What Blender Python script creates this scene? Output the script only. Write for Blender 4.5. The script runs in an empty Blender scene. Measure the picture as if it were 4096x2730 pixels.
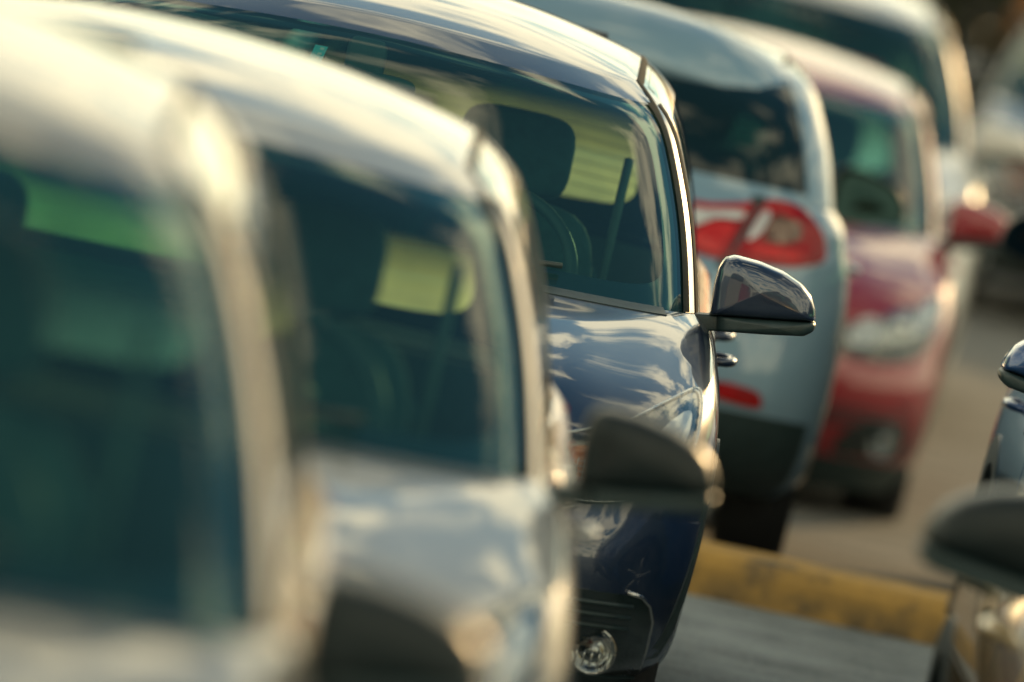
import bpy, math, random
import numpy as np
from mathutils import Vector, Matrix
from mathutils.bvhtree import BVHTree

random.seed(7); rng = np.random.default_rng(7)
scene = bpy.context.scene
COL = scene.collection
R = math.radians

# ------------------------------------------------------------------ camera
CAM_H = 2.25
cam_data = bpy.data.cameras.new("camera")
cam = bpy.data.objects.new("camera", cam_data); COL.objects.link(cam)
PITCH, ROLL = math.atan(2629 / 42000), R(12.0)
fw = Vector((0, math.cos(PITCH), -math.sin(PITCH))); rt = Vector((1, 0, 0)); up = rt.cross(fw)
cx = rt * math.cos(ROLL) + up * math.sin(ROLL); cy = -rt * math.sin(ROLL) + up * math.cos(ROLL)
m = Matrix((cx, cy, -fw)).transposed().to_4x4(); m.translation = (0, 0, CAM_H)
cam.matrix_world = m
cam_data.sensor_width = 36; cam_data.lens = 42000 / 4096 * 36
cam_data.clip_start = 0.5; cam_data.clip_end = 4000
cam_data.dof.use_dof = True; cam_data.dof.focus_distance = 22.75; cam_data.dof.aperture_fstop = 2.6
scene.camera = cam

# ------------------------------------------------------------------ sky, sun, exposure
SUN_EL, SUN_AZ = R(11), R(18)          # azimuth measured from +Y towards +X
world = bpy.data.worlds.new("World"); scene.world = world; world.use_nodes = True
nt = world.node_tree; nt.nodes.clear()
def N(tree, kind, **kw):
    n = tree.nodes.new(kind)
    for k, v in kw.items():
        if k.startswith("i_"): n.inputs[k[2:].replace("_", " ")].default_value = v
        else: setattr(n, k, v)
    return n
sky = N(nt, 'ShaderNodeTexSky', sky_type='NISHITA', sun_disc=False, sun_elevation=SUN_EL, sun_rotation=SUN_AZ,
        air_density=1.2, dust_density=0.15, ozone_density=2.0)
tc = N(nt, 'ShaderNodeTexCoord')
sep = N(nt, 'ShaderNodeSeparateXYZ'); nt.links.new(tc.outputs['Generated'], sep.inputs[0])
zz = N(nt, 'ShaderNodeMath', operation='MAXIMUM'); nt.links.new(sep.outputs['Z'], zz.inputs[0]); zz.inputs[1].default_value = 0.03
zz2 = N(nt, 'ShaderNodeMath', operation='ADD'); nt.links.new(zz.outputs[0], zz2.inputs[0]); zz2.inputs[1].default_value = 0.10
dvx = N(nt, 'ShaderNodeMath', operation='DIVIDE'); nt.links.new(sep.outputs['X'], dvx.inputs[0]); nt.links.new(zz2.outputs[0], dvx.inputs[1])
dvy = N(nt, 'ShaderNodeMath', operation='DIVIDE'); nt.links.new(sep.outputs['Y'], dvy.inputs[0]); nt.links.new(zz2.outputs[0], dvy.inputs[1])
cmb = N(nt, 'ShaderNodeCombineXYZ'); nt.links.new(dvx.outputs[0], cmb.inputs[0]); nt.links.new(dvy.outputs[0], cmb.inputs[1])
noi = N(nt, 'ShaderNodeTexNoise', i_Scale=3.2, i_Detail=10.0, i_Roughness=0.58, i_Distortion=0.3); nt.links.new(cmb.outputs[0], noi.inputs['Vector'])
# broken cloud, thicker towards the horizon than overhead
thin = N(nt, 'ShaderNodeMapRange'); nt.links.new(sep.outputs['Z'], thin.inputs[0])
for k, v in ((1, 0.0), (2, 0.95), (3, 0.10), (4, -0.06)): thin.inputs[k].default_value = v
cov = N(nt, 'ShaderNodeMath', operation='ADD'); nt.links.new(noi.outputs['Fac'], cov.inputs[0]); nt.links.new(thin.outputs[0], cov.inputs[1])
rmp = N(nt, 'ShaderNodeValToRGB'); nt.links.new(cov.outputs[0], rmp.inputs[0])
rmp.color_ramp.elements[0].position = 0.49; rmp.color_ramp.elements[1].position = 0.575
rmp.color_ramp.elements[0].color = (0, 0, 0, 1); rmp.color_ramp.elements[1].color = (1, 1, 1, 1)
abv = N(nt, 'ShaderNodeMath', operation='GREATER_THAN'); nt.links.new(sep.outputs['Z'], abv.inputs[0]); abv.inputs[1].default_value = 0.0
msk = N(nt, 'ShaderNodeMath', operation='MULTIPLY'); nt.links.new(rmp.outputs[0], msk.inputs[0]); nt.links.new(abv.outputs[0], msk.inputs[1])
tint = N(nt, 'ShaderNodeMix', data_type='RGBA', blend_type='MULTIPLY'); tint.inputs['Factor'].default_value = 1.0
nt.links.new(sky.outputs[0], tint.inputs['A']); tint.inputs['B'].default_value = (0.50, 0.84, 0.88, 1)
cloud = N(nt, 'ShaderNodeMix', data_type='RGBA')
CLOUD_GAIN = (16.5, 14.7, 9.9, 1)
nt.links.new(msk.outputs[0], cloud.inputs['Factor']); nt.links.new(tint.outputs['Result'], cloud.inputs['A']); cloud.inputs['B'].default_value = CLOUD_GAIN
bg = N(nt, 'ShaderNodeBackground', i_Strength=0.11); nt.links.new(cloud.outputs['Result'], bg.inputs[0])
wo = N(nt, 'ShaderNodeOutputWorld'); nt.links.new(bg.outputs[0], wo.inputs[0])

sun_d = bpy.data.lights.new("sun", 'SUN'); sun_d.energy = 2.0; sun_d.angle = R(0.5); sun_d.color = (1.0, 0.66, 0.30)
sun = bpy.data.objects.new("sun", sun_d); COL.objects.link(sun)
sdir = Vector((math.sin(SUN_AZ) * math.cos(SUN_EL), math.cos(SUN_AZ) * math.cos(SUN_EL), math.sin(SUN_EL)))
sun.rotation_euler = sdir.to_track_quat('Z', 'Y').to_euler(); sun.location = sdir * 60
vs = scene.view_settings
vs.view_transform = 'Standard'; vs.look = 'None'; vs.gamma = 1; vs.use_curve_mapping = False; vs.exposure = 0.16
scene.render.engine = 'CYCLES'
cy_ = scene.cycles
cy_.use_denoising = True; cy_.max_bounces = 10; cy_.transparent_max_bounces = 24; cy_.glossy_bounces = 5
cy_.sample_clamp_indirect = 8.0; cy_.sample_clamp_direct = 6.0; cy_.caustics_reflective = False; cy_.caustics_refractive = False

# ------------------------------------------------------------------ materials
MATS = {}
def new_mat(name):
    mt = bpy.data.materials.new(name); mt.use_nodes = True; t = mt.node_tree; t.nodes.clear()
    out = N(t, 'ShaderNodeOutputMaterial'); return mt, t, out
def pbr(name, color, rough=0.5, metal=0.0, coat=0.0, noise=None, bump=None, spec=0.5, coat_rough=0.03, sheen=0):
    """noise = (scale, amount, second colour or None); bump = (scale, strength)"""
    if name in MATS: return MATS[name]
    mt, t, out = new_mat(name)
    b = N(t, 'ShaderNodeBsdfPrincipled'); t.links.new(b.outputs[0], out.inputs[0])
    b.inputs['Base Color'].default_value = (*color, 1); b.inputs['Roughness'].default_value = rough
    b.inputs['Metallic'].default_value = metal; b.inputs['Coat Weight'].default_value = coat
    b.inputs['Coat Roughness'].default_value = coat_rough; b.inputs['Specular IOR Level'].default_value = spec
    tc = N(t, 'ShaderNodeTexCoord')
    if noise:
        n = N(t, 'ShaderNodeTexNoise', i_Scale=noise[0], i_Detail=6.0, i_Roughness=0.62); t.links.new(tc.outputs['Object'], n.inputs['Vector'])
        r = N(t, 'ShaderNodeValToRGB'); t.links.new(n.outputs['Fac'], r.inputs[0])
        c2 = noise[2] if len(noise) > 2 and noise[2] else tuple(c * (1 - noise[1]) for c in color)
        r.color_ramp.elements[0].position = 0.35; r.color_ramp.elements[1].position = 0.65
        r.color_ramp.elements[0].color = (*c2, 1); r.color_ramp.elements[1].color = (*color, 1)
        t.links.new(r.outputs[0], b.inputs['Base Color'])
    if bump:
        n2 = N(t, 'ShaderNodeTexNoise', i_Scale=bump[0], i_Detail=4.0); t.links.new(tc.outputs['Object'], n2.inputs['Vector'])
        bp = N(t, 'ShaderNodeBump', i_Strength=bump[1], i_Distance=0.01); t.links.new(n2.outputs['Fac'], bp.inputs['Height'])
        t.links.new(bp.outputs[0], b.inputs['Normal'])
    MATS[name] = mt; return mt
def paint(name, color, metal=0.6, rough=0.32):
    """metallic car paint: flake base, clear coat, a light veil of dust"""
    if name in MATS: return MATS[name]
    mt, t, out = new_mat(name)
    b = N(t, 'ShaderNodeBsdfPrincipled'); t.links.new(b.outputs[0], out.inputs[0])
    tc = N(t, 'ShaderNodeTexCoord')
    n = N(t, 'ShaderNodeTexNoise', i_Scale=5.0, i_Detail=7.0, i_Roughness=0.7); t.links.new(tc.outputs['Object'], n.inputs['Vector'])
    r = N(t, 'ShaderNodeValToRGB'); t.links.new(n.outputs['Fac'], r.inputs[0])
    dust = tuple(c * 0.93 + d * 0.07 for c, d in zip(color, (0.42, 0.38, 0.3)))
    r.color_ramp.elements[0].position = 0.42; r.color_ramp.elements[1].position = 0.75
    r.color_ramp.elements[0].color = (*color, 1); r.color_ramp.elements[1].color = (*dust, 1)
    t.links.new(r.outputs[0], b.inputs['Base Color'])
    b.inputs['Metallic'].default_value = metal; b.inputs['Roughness'].default_value = rough
    b.inputs['Coat Weight'].default_value = 1.0; b.inputs['Coat IOR'].default_value = 1.65
    cr = N(t, 'ShaderNodeMapRange'); t.links.new(n.outputs['Fac'], cr.inputs[0])
    cr.inputs[1].default_value = 0.35; cr.inputs[2].default_value = 0.75; cr.inputs[3].default_value = 0.005; cr.inputs[4].default_value = 0.035
    t.links.new(cr.outputs[0], b.inputs['Coat Roughness'])
    MATS[name] = mt; return mt
def glass(name, tint, dust=0.0, dust_col=(0.8, 0.85, 0.45), ior=1.5, rough=0.0, haze=0.0, zr=(1.08, 1.26)):
    """thin pane: tinted transmission, Fresnel mirror, optional dust that glows when the sun is behind it"""
    if name in MATS: return MATS[name]
    mt, t, out = new_mat(name)
    tr = N(t, 'ShaderNodeBsdfTransparent'); tr.inputs[0].default_value = (*tint, 1)
    gl = N(t, 'ShaderNodeBsdfGlossy', i_Roughness=rough); gl.inputs[0].default_value = (1, 1, 1, 1)
    fr = N(t, 'ShaderNodeFresnel')       # the pane is thin: the same Fresnel from either side
    ge = N(t, 'ShaderNodeNewGeometry'); mr_ = N(t, 'ShaderNodeMapRange'); t.links.new(ge.outputs['Backfacing'], mr_.inputs[0])
    mr_.inputs[3].default_value = ior; mr_.inputs[4].default_value = 1 / ior; t.links.new(mr_.outputs[0], fr.inputs['IOR'])
    base = tr.outputs[0]
    if dust:
        tl = N(t, 'ShaderNodeBsdfTranslucent'); tl.inputs[0].default_value = (*dust_col, 1)
        tc = N(t, 'ShaderNodeTexCoord'); n = N(t, 'ShaderNodeTexNoise', i_Scale=2.2, i_Detail=5.0); t.links.new(tc.outputs['Object'], n.inputs['Vector'])
        mr = N(t, 'ShaderNodeMapRange'); t.links.new(n.outputs['Fac'], mr.inputs[0])
        mr.inputs[1].default_value = 0.3; mr.inputs[2].default_value = 0.7; mr.inputs[3].default_value = dust * 0.35; mr.inputs[4].default_value = dust * 1.3
        sz = N(t, 'ShaderNodeSeparateXYZ'); t.links.new(tc.outputs['Object'], sz.inputs[0])
        mz = N(t, 'ShaderNodeMapRange'); t.links.new(sz.outputs['Z'], mz.inputs[0])
        for k, v in ((1, zr[0]), (2, zr[1]), (3, 1.5), (4, 0.0)): mz.inputs[k].default_value = v
        ml = N(t, 'ShaderNodeMath', operation='MULTIPLY'); t.links.new(mr.outputs[0], ml.inputs[0]); t.links.new(mz.outputs[0], ml.inputs[1])
        mx0 = N(t, 'ShaderNodeMixShader'); t.links.new(ml.outputs[0], mx0.inputs[0]); t.links.new(base, mx0.inputs[1]); t.links.new(tl.outputs[0], mx0.inputs[2])
        base = mx0.outputs[0]
    if haze:
        df = N(t, 'ShaderNodeBsdfDiffuse'); df.inputs[0].default_value = (0.20, 0.60, 0.70, 1)  # teal haze mixed into the pane to lift the blacks behind it
        mxf = N(t, 'ShaderNodeMixShader', i_Fac=haze); t.links.new(base, mxf.inputs[1]); t.links.new(df.outputs[0], mxf.inputs[2]); base = mxf.outputs[0]
    mx = N(t, 'ShaderNodeMixShader'); t.links.new(fr.outputs[0], mx.inputs[0]); t.links.new(base, mx.inputs[1]); t.links.new(gl.outputs[0], mx.inputs[2])
    t.links.new(mx.outputs[0], out.inputs[0])
    MATS[name] = mt; return mt

M_TRIM = pbr('black_plastic', (0.030, 0.056, 0.058), 0.42, noise=(30, 0.3), bump=(300, 0.08))
M_GLOSSBLACK = pbr('gloss_black', (0.014, 0.026, 0.028), 0.12, coat=0.6)
M_MATT = pbr('matt_moulding', (0.030, 0.046, 0.048), 0.9, spec=0.12, noise=(30, .3))
M_RUBBER = pbr('tyre_rubber', (0.018, 0.020, 0.021), 0.75, noise=(14, 0.4), bump=(90, 0.3))
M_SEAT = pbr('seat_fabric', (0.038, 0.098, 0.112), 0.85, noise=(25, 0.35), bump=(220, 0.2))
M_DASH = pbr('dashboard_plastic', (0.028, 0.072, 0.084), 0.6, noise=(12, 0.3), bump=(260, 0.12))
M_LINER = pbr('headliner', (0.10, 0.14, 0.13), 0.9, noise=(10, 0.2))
M_CHROME = pbr('chrome', (0.75, 0.74, 0.70), 0.08, 1.0)
M_ALLOY = pbr('alloy', (0.42, 0.42, 0.41), 0.3, 0.9, noise=(9, 0.3))
M_AMBER = pbr('amber_lens', (0.62, 0.17, 0.03), 0.18, coat=1.0, noise=(40, 0.35))
M_RED = pbr('red_lens', (0.46, 0.008, 0.012), 0.22, coat=0.25, spec=0.3, noise=(18, 0.45))
M_REDB = pbr('bright_red_lens', (0.78, 0.025, 0.025), 0.22, coat=0.25, spec=0.3, noise=(14, 0.4))
M_WHITEL = pbr('white_lens', (0.72, 0.74, 0.74), 0.16, coat=1.0, noise=(16, 0.25))
M_SMOKEL = pbr('smoked_amber_lens', (0.20, 0.10, 0.055), 0.2, coat=1.0, noise=(20, 0.5))
M_REFL = pbr('lamp_reflector', (0.36, 0.37, 0.36), 0.16, 1.0, bump=(40, 0.25))
M_PLATE = pbr('plate', (0.62, 0.63, 0.60), 0.4, noise=(20, 0.2))
M_MIRROR = pbr('mirror_glass', (0.015, 0.03, 0.03), 0.02, 1.0)
M_LENS = glass('clear_lens', (0.90, 0.93, 0.93), ior=1.45)
M_WS = glass('windscreen_glass', (0.54, 0.80, 0.70), haze=0.04)
M_SIDE = glass('side_glass', (0.42, 0.70, 0.62), haze=0.035)
M_REARG = glass('dusty_rear_glass', (0.15, 0.34, 0.30), dust=0.32, dust_col=(1.0, 0.88, 0.34))
M_TINTG = glass('dark_tint_rear_glass', (0.09, 0.20, 0.19), dust=0.36, dust_col=(1.0, 0.90, 0.36), zr=(1.06, 1.17))  # rear pane with a darker tint, dust kept low
M_TEALG = glass('teal_rear_glass', (0.30, 0.58, 0.54), dust=0.30, dust_col=(0.30, 0.62, 0.56))
M_DIMG = glass('dim_rear_glass', (0.24, 0.44, 0.42), dust=0.16, dust_col=(0.35, 0.72, 0.55))
M_DARKG = glass('privacy_glass', (0.06, 0.10, 0.11), haze=0.035)

# ------------------------------------------------------------------ mesh helpers
def link(name, me, parent=None, mat=None):
    o = bpy.data.objects.new(name, me); COL.objects.link(o)
    if parent is not None: o.parent = parent
    if mat is not None: me.materials.append(mat)
    return o
def mesh_obj(name, V, F, mat, parent=None, smooth=True):
    me = bpy.data.meshes.new(name); me.from_pydata([tuple(map(float, v)) for v in V], [], [tuple(int(i) for i in f) for f in F])
    if smooth: me.polygons.foreach_set('use_smooth', [True] * len(me.polygons))
    me.update(); return link(name, me, parent, mat)
def grid_faces(nv, nu, close_u=False, base=0):
    F = []
    uu = nu if close_u else nu - 1
    for j in range(nv - 1):
        for i in range(uu):
            a = base + j * nu + i; b = base + j * nu + (i + 1) % nu
            F.append((a, b, b + nu, a + nu))
    return F
def grid_normals(P, ref=None):
    du = np.gradient(P, axis=1); dv = np.gradient(P, axis=0)
    n = np.cross(du, dv); l = np.linalg.norm(n, axis=2, keepdims=True); l[l < 1e-12] = 1
    n /= l
    if ref is None: ref = np.array((0, 2.0, 0.5))
    s = np.sign(np.sum(n * (P - ref), axis=2).mean())
    return n * (s if s else 1), s
def patch(name, P, mat, parent, off=0.0, skirt=0.0, ref=None):
    """open grid P[v,u,3] pushed out along its normals by off, with a separate edge skirt turned inwards"""
    n, s = grid_normals(P, ref); Q = P + n * off
    nv, nu = Q.shape[:2]
    V = list(Q.reshape(-1, 3)); F = grid_faces(nv, nu)
    if skirt:
        idx = [(0, i) for i in range(nu)] + [(j, nu - 1) for j in range(1, nv)] + [(nv - 1, i) for i in range(nu - 2, -1, -1)] + [(j, 0) for j in range(nv - 2, 0, -1)]
        b = len(V); k = len(idx)
        V += [Q[j, i] for j, i in idx] + [Q[j, i] - n[j, i] * skirt for j, i in idx]
        F += [(b + i, b + (i + 1) % k, b + k + (i + 1) % k, b + k + i) for i in range(k)]
    if s < 0: F = [f[::-1] for f in F]
    return mesh_obj(name, V, F, mat, parent)
def spline_closed(pts, n):
    p = np.array(pts, float); k = len(p); out = []
    per = max(1, n // k)
    for i in range(k):
        a, b, c, d = p[(i - 1) % k], p[i], p[(i + 1) % k], p[(i + 2) % k]
        for j in range(per):
            t = j / per
            out.append(0.5 * ((2 * b) + (c - a) * t + (2 * a - 5 * b + 4 * c - d) * t * t + (3 * b - a - 3 * c + d) * t ** 3))
    return np.array(out)
def rrect(x0, x1, z0, z1, r=0.02, k=4):
    pts = []
    for cx0, cz0, a0 in ((x1 - r, z1 - r, 0), (x0 + r, z1 - r, 90), (x0 + r, z0 + r, 180), (x1 - r, z0 + r, 270)):
        for i in range(k + 1):
            a = R(a0 + 90 * i / k); pts.append((cx0 + r * math.cos(a), cz0 + r * math.sin(a)))
    return np.array(pts)
def sell(c, d, e1=0.45, e2=0.45, nu=28, nv=16, rot=None):
    """rounded box (superellipsoid) vertices and faces"""
    f = lambda v, e: np.sign(v) * np.abs(v) ** e
    V = []
    for j in range(nv):
        a = -math.pi / 2 + math.pi * (j / (nv - 1))
        for i in range(nu):
            b = 2 * math.pi * i / nu
            p = Vector((d[0] * f(math.cos(a), e1) * f(math.cos(b), e2), d[1] * f(math.cos(a), e1) * f(math.sin(b), e2), d[2] * f(math.sin(a), e1)))
            if rot is not None: p = rot @ p
            V.append((p.x + c[0], p.y + c[1], p.z + c[2]))
    return V, grid_faces(nv, nu, True)
def rbox(name, c, d, mat, parent, e=0.35, rot=None, nu=28, nv=14):
    V, F = sell(c, d, e, e, nu, nv, rot); return mesh_obj(name, V, F, mat, parent)
def tube(name, pts, r, mat, parent, n=8, closed=False):
    pts = [Vector(p) for p in pts]; V = []; F = []
    k = len(pts)
    for i, p in enumerate(pts):
        a = pts[(i - 1) % k] if (closed or i > 0) else p; b = pts[(i + 1) % k] if (closed or i < k - 1) else p
        t = (b - a).normalized(); s = t.cross(Vector((0, 0, 1)))
        if s.length < 1e-3: s = t.cross(Vector((1, 0, 0)))
        s.normalize(); w = s.cross(t)
        for j in range(n):
            q = 2 * math.pi * j / n; V.append(tuple(p + s * (r * math.cos(q)) + w * (r * math.sin(q))))
    for i in range(k if closed else k - 1):
        for j in range(n):
            F.append((i * n + j, i * n + (j + 1) % n, ((i + 1) % k) * n + (j + 1) % n, ((i + 1) % k) * n + j))
    if not closed: F += [tuple(range(n))[::-1], tuple(range((k - 1) * n, k * n))]
    return mesh_obj(name, V, F, mat, parent)
def lathe(name, prof, axis_pos, mat, parent, n=40, axis='x', sgn=1):
    """profile of (offset along axis, radius)"""
    V = []
    for a, r in prof:
        for i in range(n):
            q = 2 * math.pi * i / n
            if axis == 'x': V.append((axis_pos[0] + sgn * a, axis_pos[1] + r * math.cos(q), axis_pos[2] + r * math.sin(q)))
            else: V.append((axis_pos[0] + r * math.cos(q), axis_pos[1] + sgn * a, axis_pos[2] + r * math.sin(q)))
    return mesh_obj(name, V, grid_faces(len(prof), n, True), mat, parent)

class Spl:
    """natural cubic spline through table rows over parameter x"""
    def __init__(s, x, Y):
        s.x = np.array(x, float); s.Y = np.array(Y, float); n = len(s.x); h = np.diff(s.x)
        A = np.zeros((n, n)); B = np.zeros_like(s.Y); A[0, 0] = A[-1, -1] = 1
        for i in range(1, n - 1):
            A[i, i - 1], A[i, i], A[i, i + 1] = h[i - 1], 2 * (h[i - 1] + h[i]), h[i]
            B[i] = 6 * ((s.Y[i + 1] - s.Y[i]) / h[i] - (s.Y[i] - s.Y[i - 1]) / h[i - 1])
        s.M = np.linalg.solve(A, B); s.h = h
    def __call__(s, q):
        q = float(np.clip(q, s.x[0], s.x[-1])); i = int(np.clip(np.searchsorted(s.x, q) - 1, 0, len(s.h) - 1))
        h = s.h[i]; a = s.x[i + 1] - q; b = q - s.x[i]
        return (s.M[i] * a ** 3 + s.M[i + 1] * b ** 3) / (6 * h) + (s.Y[i] / h - s.M[i] * h / 6) * a + (s.Y[i + 1] / h - s.M[i + 1] * h / 6) * b

# ------------------------------------------------------------------ the car
# car space: x to the right as one faces its front, y from front bumper to tail, z up
BASE = dict(W=0.895, L=4.15, belt=0.975, roof=1.39, crown=0.03, arch=0.05, bow=0.05, cowl=0.98, header=1.78, rear_top=0.49, nose=0.0, low=0.20, wheel=0.325, wb=(0.82, 3.42), hood=1.0)
class Car:
    def __init__(s, name, label, category, pos, yaw, paint_mat, group='cars parked in two lines', **kw):
        P = dict(BASE); P.update(kw); s.P = P
        s.pm = paint_mat
        s.root = bpy.data.objects.new(name, None); COL.objects.link(s.root)
        s.root.empty_display_size = 0.3
        s.root.location = pos; s.root.rotation_euler = (0, 0, yaw)
        s.root['label'] = label; s.root['category'] = category; s.root['group'] = group
        W, L = P['W'], P['L']; kz = P['belt'] / 0.975; cw = P['cowl']; hd = P['hood']
        rows = [  # z, w, yf, af, nf, yr, ar, nr
            (0.20, 0.83, 0.20, .62, 2.5, L - .22, .50, 2.6),
            (0.27, 0.88, 0.085, .62, 2.5, L - .10, .50, 2.7),
            (0.38, 0.895, 0.015, .62, 2.55, L - .02, .50, 2.8),
            (0.50, 0.90, 0.0, .62, 2.55, L, .48, 2.8),
            (0.60, 0.90, 0.03, .62, 2.6, L - .005, .46, 2.8),
            (0.69, 0.90, 0.075, .62, 2.7, L - .02, .44, 2.8),
            (0.755, 0.895, 0.15, .62, 2.8, L - .035, .42, 2.8),
            (0.815, 0.885, 0.27, .62, 3.0, L - .045, .40, 2.8),
            (0.870, 0.868, 0.45, .58, 3.1, L - .06, .40, 2.8),
            (0.920, 0.852, 0.67, .52, 3.15, L - .075, .40, 2.8),
            (0.952, 0.832, 0.84, .46, 3.25, L - .09, .40, 2.8),
            (0.975, 0.808, 0.98, .42, 3.3, L - .10, .40, 2.8)]
        T = np.array(rows)
        T[:, 0] = np.where(T[:, 0] < .3, .3 - (.3 - T[:, 0]) * (.3 - P['low']) / .1, .3 + (T[:, 0] - .3) * (P['belt'] - .3) / .675)
        T[:, 1] *= W / 0.9
        T[:, 2] = np.where(T[:, 2] > .1, .1 + (T[:, 2] - .1) * (cw - .1) / .88, T[:, 2])
        T[:, 7] *= P.get('square', 1.0)
        d = np.r_[0, np.cumsum(np.hypot(np.diff(T[:, 0]), np.diff(T[:, 2])) + 0.03)]; d /= d[-1]
        s.sk = d; s.Ls = Spl(d, T)
        bt, rf, hr = P['belt'], P['roof'], P['header']
        yr0 = L - .10; rt_ = P['rear_top']
        wt = W / 0.9
        top = [(0, bt, .808 * wt, cw, .42, 3.3, yr0, .40, 2.8), (.35, bt + (rf - bt) * .35, .768 * wt, cw + (hr - cw) * .31, .40, 3.3, yr0 - rt_ * .14, .38, 2.8),
               (.70, bt + (rf - bt) * .70, .708 * wt, cw + (hr - cw) * .635, .36, 3.2, yr0 - rt_ * .42, .34, 2.8),
               (.88, bt + (rf - bt) * .89, .652 * wt, cw + (hr - cw) * .83, .32, 3.0, yr0 - rt_ * .70, .30, 2.7), (1, rf, .580 * wt, hr, .27, 2.8, yr0 - rt_, .26, 2.6)]
        top = np.array(top); tw_ = P.get('topw', 1.0); top[:, 2] *= np.interp(top[:, 0], [0, .35, .7, .88, 1], [1, 1 + (tw_ - 1) * .2, 1 + (tw_ - 1) * .5, 1 + (tw_ - 1) * .8, tw_]); top[:, 8] *= P.get('square', 1.0); s.Gs = Spl(top[:, 0], top[:, 1:])
        s.build()
    # --- surface functions
    def zadj(s, h, x, y, row):
        if h <= 0: return 0.0
        return h * (s.P['arch'] * math.sin(math.pi * min(1, max(0, (y - row[2]) / (row[5] - row[2])))) + s.P['bow'] * (1 - min(1, (x / row[1]) ** 2)))
    def ring(s, row, h=0.0, nf=22, ns=18, nr=18):
        z, w, yf, af, n1, yr, ar, n2 = row; half = []
        for i in range(nf + 1):
            q = math.pi / 2 * i / nf; half.append((w * math.sin(q) ** (2 / n1), yf + af * (1 - max(0, math.cos(q)) ** (2 / n1))))
        for i in range(1, ns): half.append((w, yf + af + (yr - ar - yf - af) * i / ns))
        for i in range(nr, -1, -1):
            q = math.pi / 2 * i / nr; half.append((w * math.sin(q) ** (2 / n2), yr - ar * (1 - max(0, math.cos(q)) ** (2 / n2))))
        full = half + [(-x, y) for x, y in half[-2:0:-1]]
        return np.array([(x, y, z + s.zadj(h, x, y, row)) for x, y in full])
    def front(s, row, xh, h=0.0):
        z, w, yf, af, n1 = row[:5]; a = abs(xh)
        y = yf + af * (1 - max(0, 1 - a ** n1) ** (1 / n1)); return (w * xh, y, z + s.zadj(h, w * xh, y, row))
    def frontp(s, row, q, h=0.0):
        """q = corner angle in degrees, signed; beyond 90 it runs back along the side in metres / 0.01"""
        z, w, yf, af, n1 = row[:5]; a = abs(q); sg = 1 if q >= 0 else -1
        if a > 90: x, y = w, yf + af + (a - 90) * 0.01
        else: x, y = w * math.sin(R(a)) ** (2 / n1), yf + af * (1 - max(0, math.cos(R(a))) ** (2 / n1))
        return (sg * x, y, z + s.zadj(h, x, y, row))
    def rearp(s, row, q, h=0.0):
        z, w, yr, ar, n2 = row[0], row[1], row[5], row[6], row[7]; a = abs(q); sg = 1 if q >= 0 else -1
        if a > 90: x, y = w, yr - ar - (a - 90) * 0.01
        else: x, y = w * math.sin(R(a)) ** (2 / n2), yr - ar * (1 - max(0, math.cos(R(a))) ** (2 / n2))
        return (sg * x, y, z + s.zadj(h, x, y, row))
    def side(s, row, y, sg, h=0.0):
        z, w, yf, af, n1, yr, ar, n2 = row; x = w
        if y < yf + af: x = w * max(0, 1 - ((yf + af - y) / af) ** n1) ** (1 / n1) if y > yf else 0
        elif y > yr - ar: x = w * max(0, 1 - ((y - yr + ar) / ar) ** n2) ** (1 / n2) if y < yr else 0
        return (sg * x, y, z + s.zadj(h, x, y, row))
    def s_of_z(s, z):
        q = np.linspace(0, 1, 400); zs = np.array([s.Ls(a)[0] for a in q]); return float(np.interp(z, zs, q))
    # --- decals thrown onto the shell
    def cast(s, view, a, b):
        if view == 'front': o, d = Vector((a, -2, b)), Vector((0, 1, 0))
        elif view == 'rear': o, d = Vector((a, 8, b)), Vector((0, -1, 0))
        elif view == 'right': o, d = Vector((3, a, b)), Vector((-1, 0, 0))
        elif view == 'left': o, d = Vector((-3, a, b)), Vector((1, 0, 0))
        else: o, d = Vector((a, b, 3)), Vector((0, 0, -1))
        loc, nrm, _, _ = s.bvh.ray_cast(o, d)
        if loc is None:
            loc, nrm, _, _ = s.bvh.find_nearest(o + d * (2.2 if view in ('front',) else 3.4 if view == 'rear' else 2.1))
        if nrm.dot(d) > 0: nrm = -nrm
        return np.array(loc), np.array(nrm), np.array(d)
    def decal(s, name, view, outline, mat, parent=None, off=0.004, skirt=0.012, n=48, rings=6, dome=0.0, smooth_outline=True):
        o = spline_closed(outline, n) if smooth_outline else np.array(outline, float)
        if not smooth_outline:
            sg_ = np.r_[o, o[:1]]; L_ = np.r_[0, np.cumsum(np.hypot(*np.diff(sg_, axis=0).T))]; tt = np.linspace(0, L_[-1], max(n, 72), endpoint=False)
            o = np.c_[np.interp(tt, L_, sg_[:, 0]), np.interp(tt, L_, sg_[:, 1])]; rings = max(rings, 5)
        c = o.mean(axis=0); k = len(o); V = []; F = []
        def pt(q, extra): 
            l, nr, d = s.cast(view, q[0], q[1]); return l + (nr * 0.7 - d * 0.3) * (off + extra)
        for j in range(rings):
            f = 1 - j / rings
            for q in o: V.append(pt(c + (q - c) * f, dome * (1 - f * f)))
        V.append(pt(c, dome)); F += grid_faces(rings, k, True); e = len(V) - 1
        F += [((rings - 1) * k + i, (rings - 1) * k + (i + 1) % k, e) for i in range(k)]
        if skirt:
            b = len(V); V += V[:k]
            for q in o:
                l, nr, d = s.cast(view, q[0], q[1]); V.append(l + (nr * 0.7 - d * 0.3) * (off - skirt))
            F += [(b + i, b + (i + 1) % k, b + k + (i + 1) % k, b + k + i) for i in range(k)]
        return mesh_obj(name, V, F, mat, parent or s.root)
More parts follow.
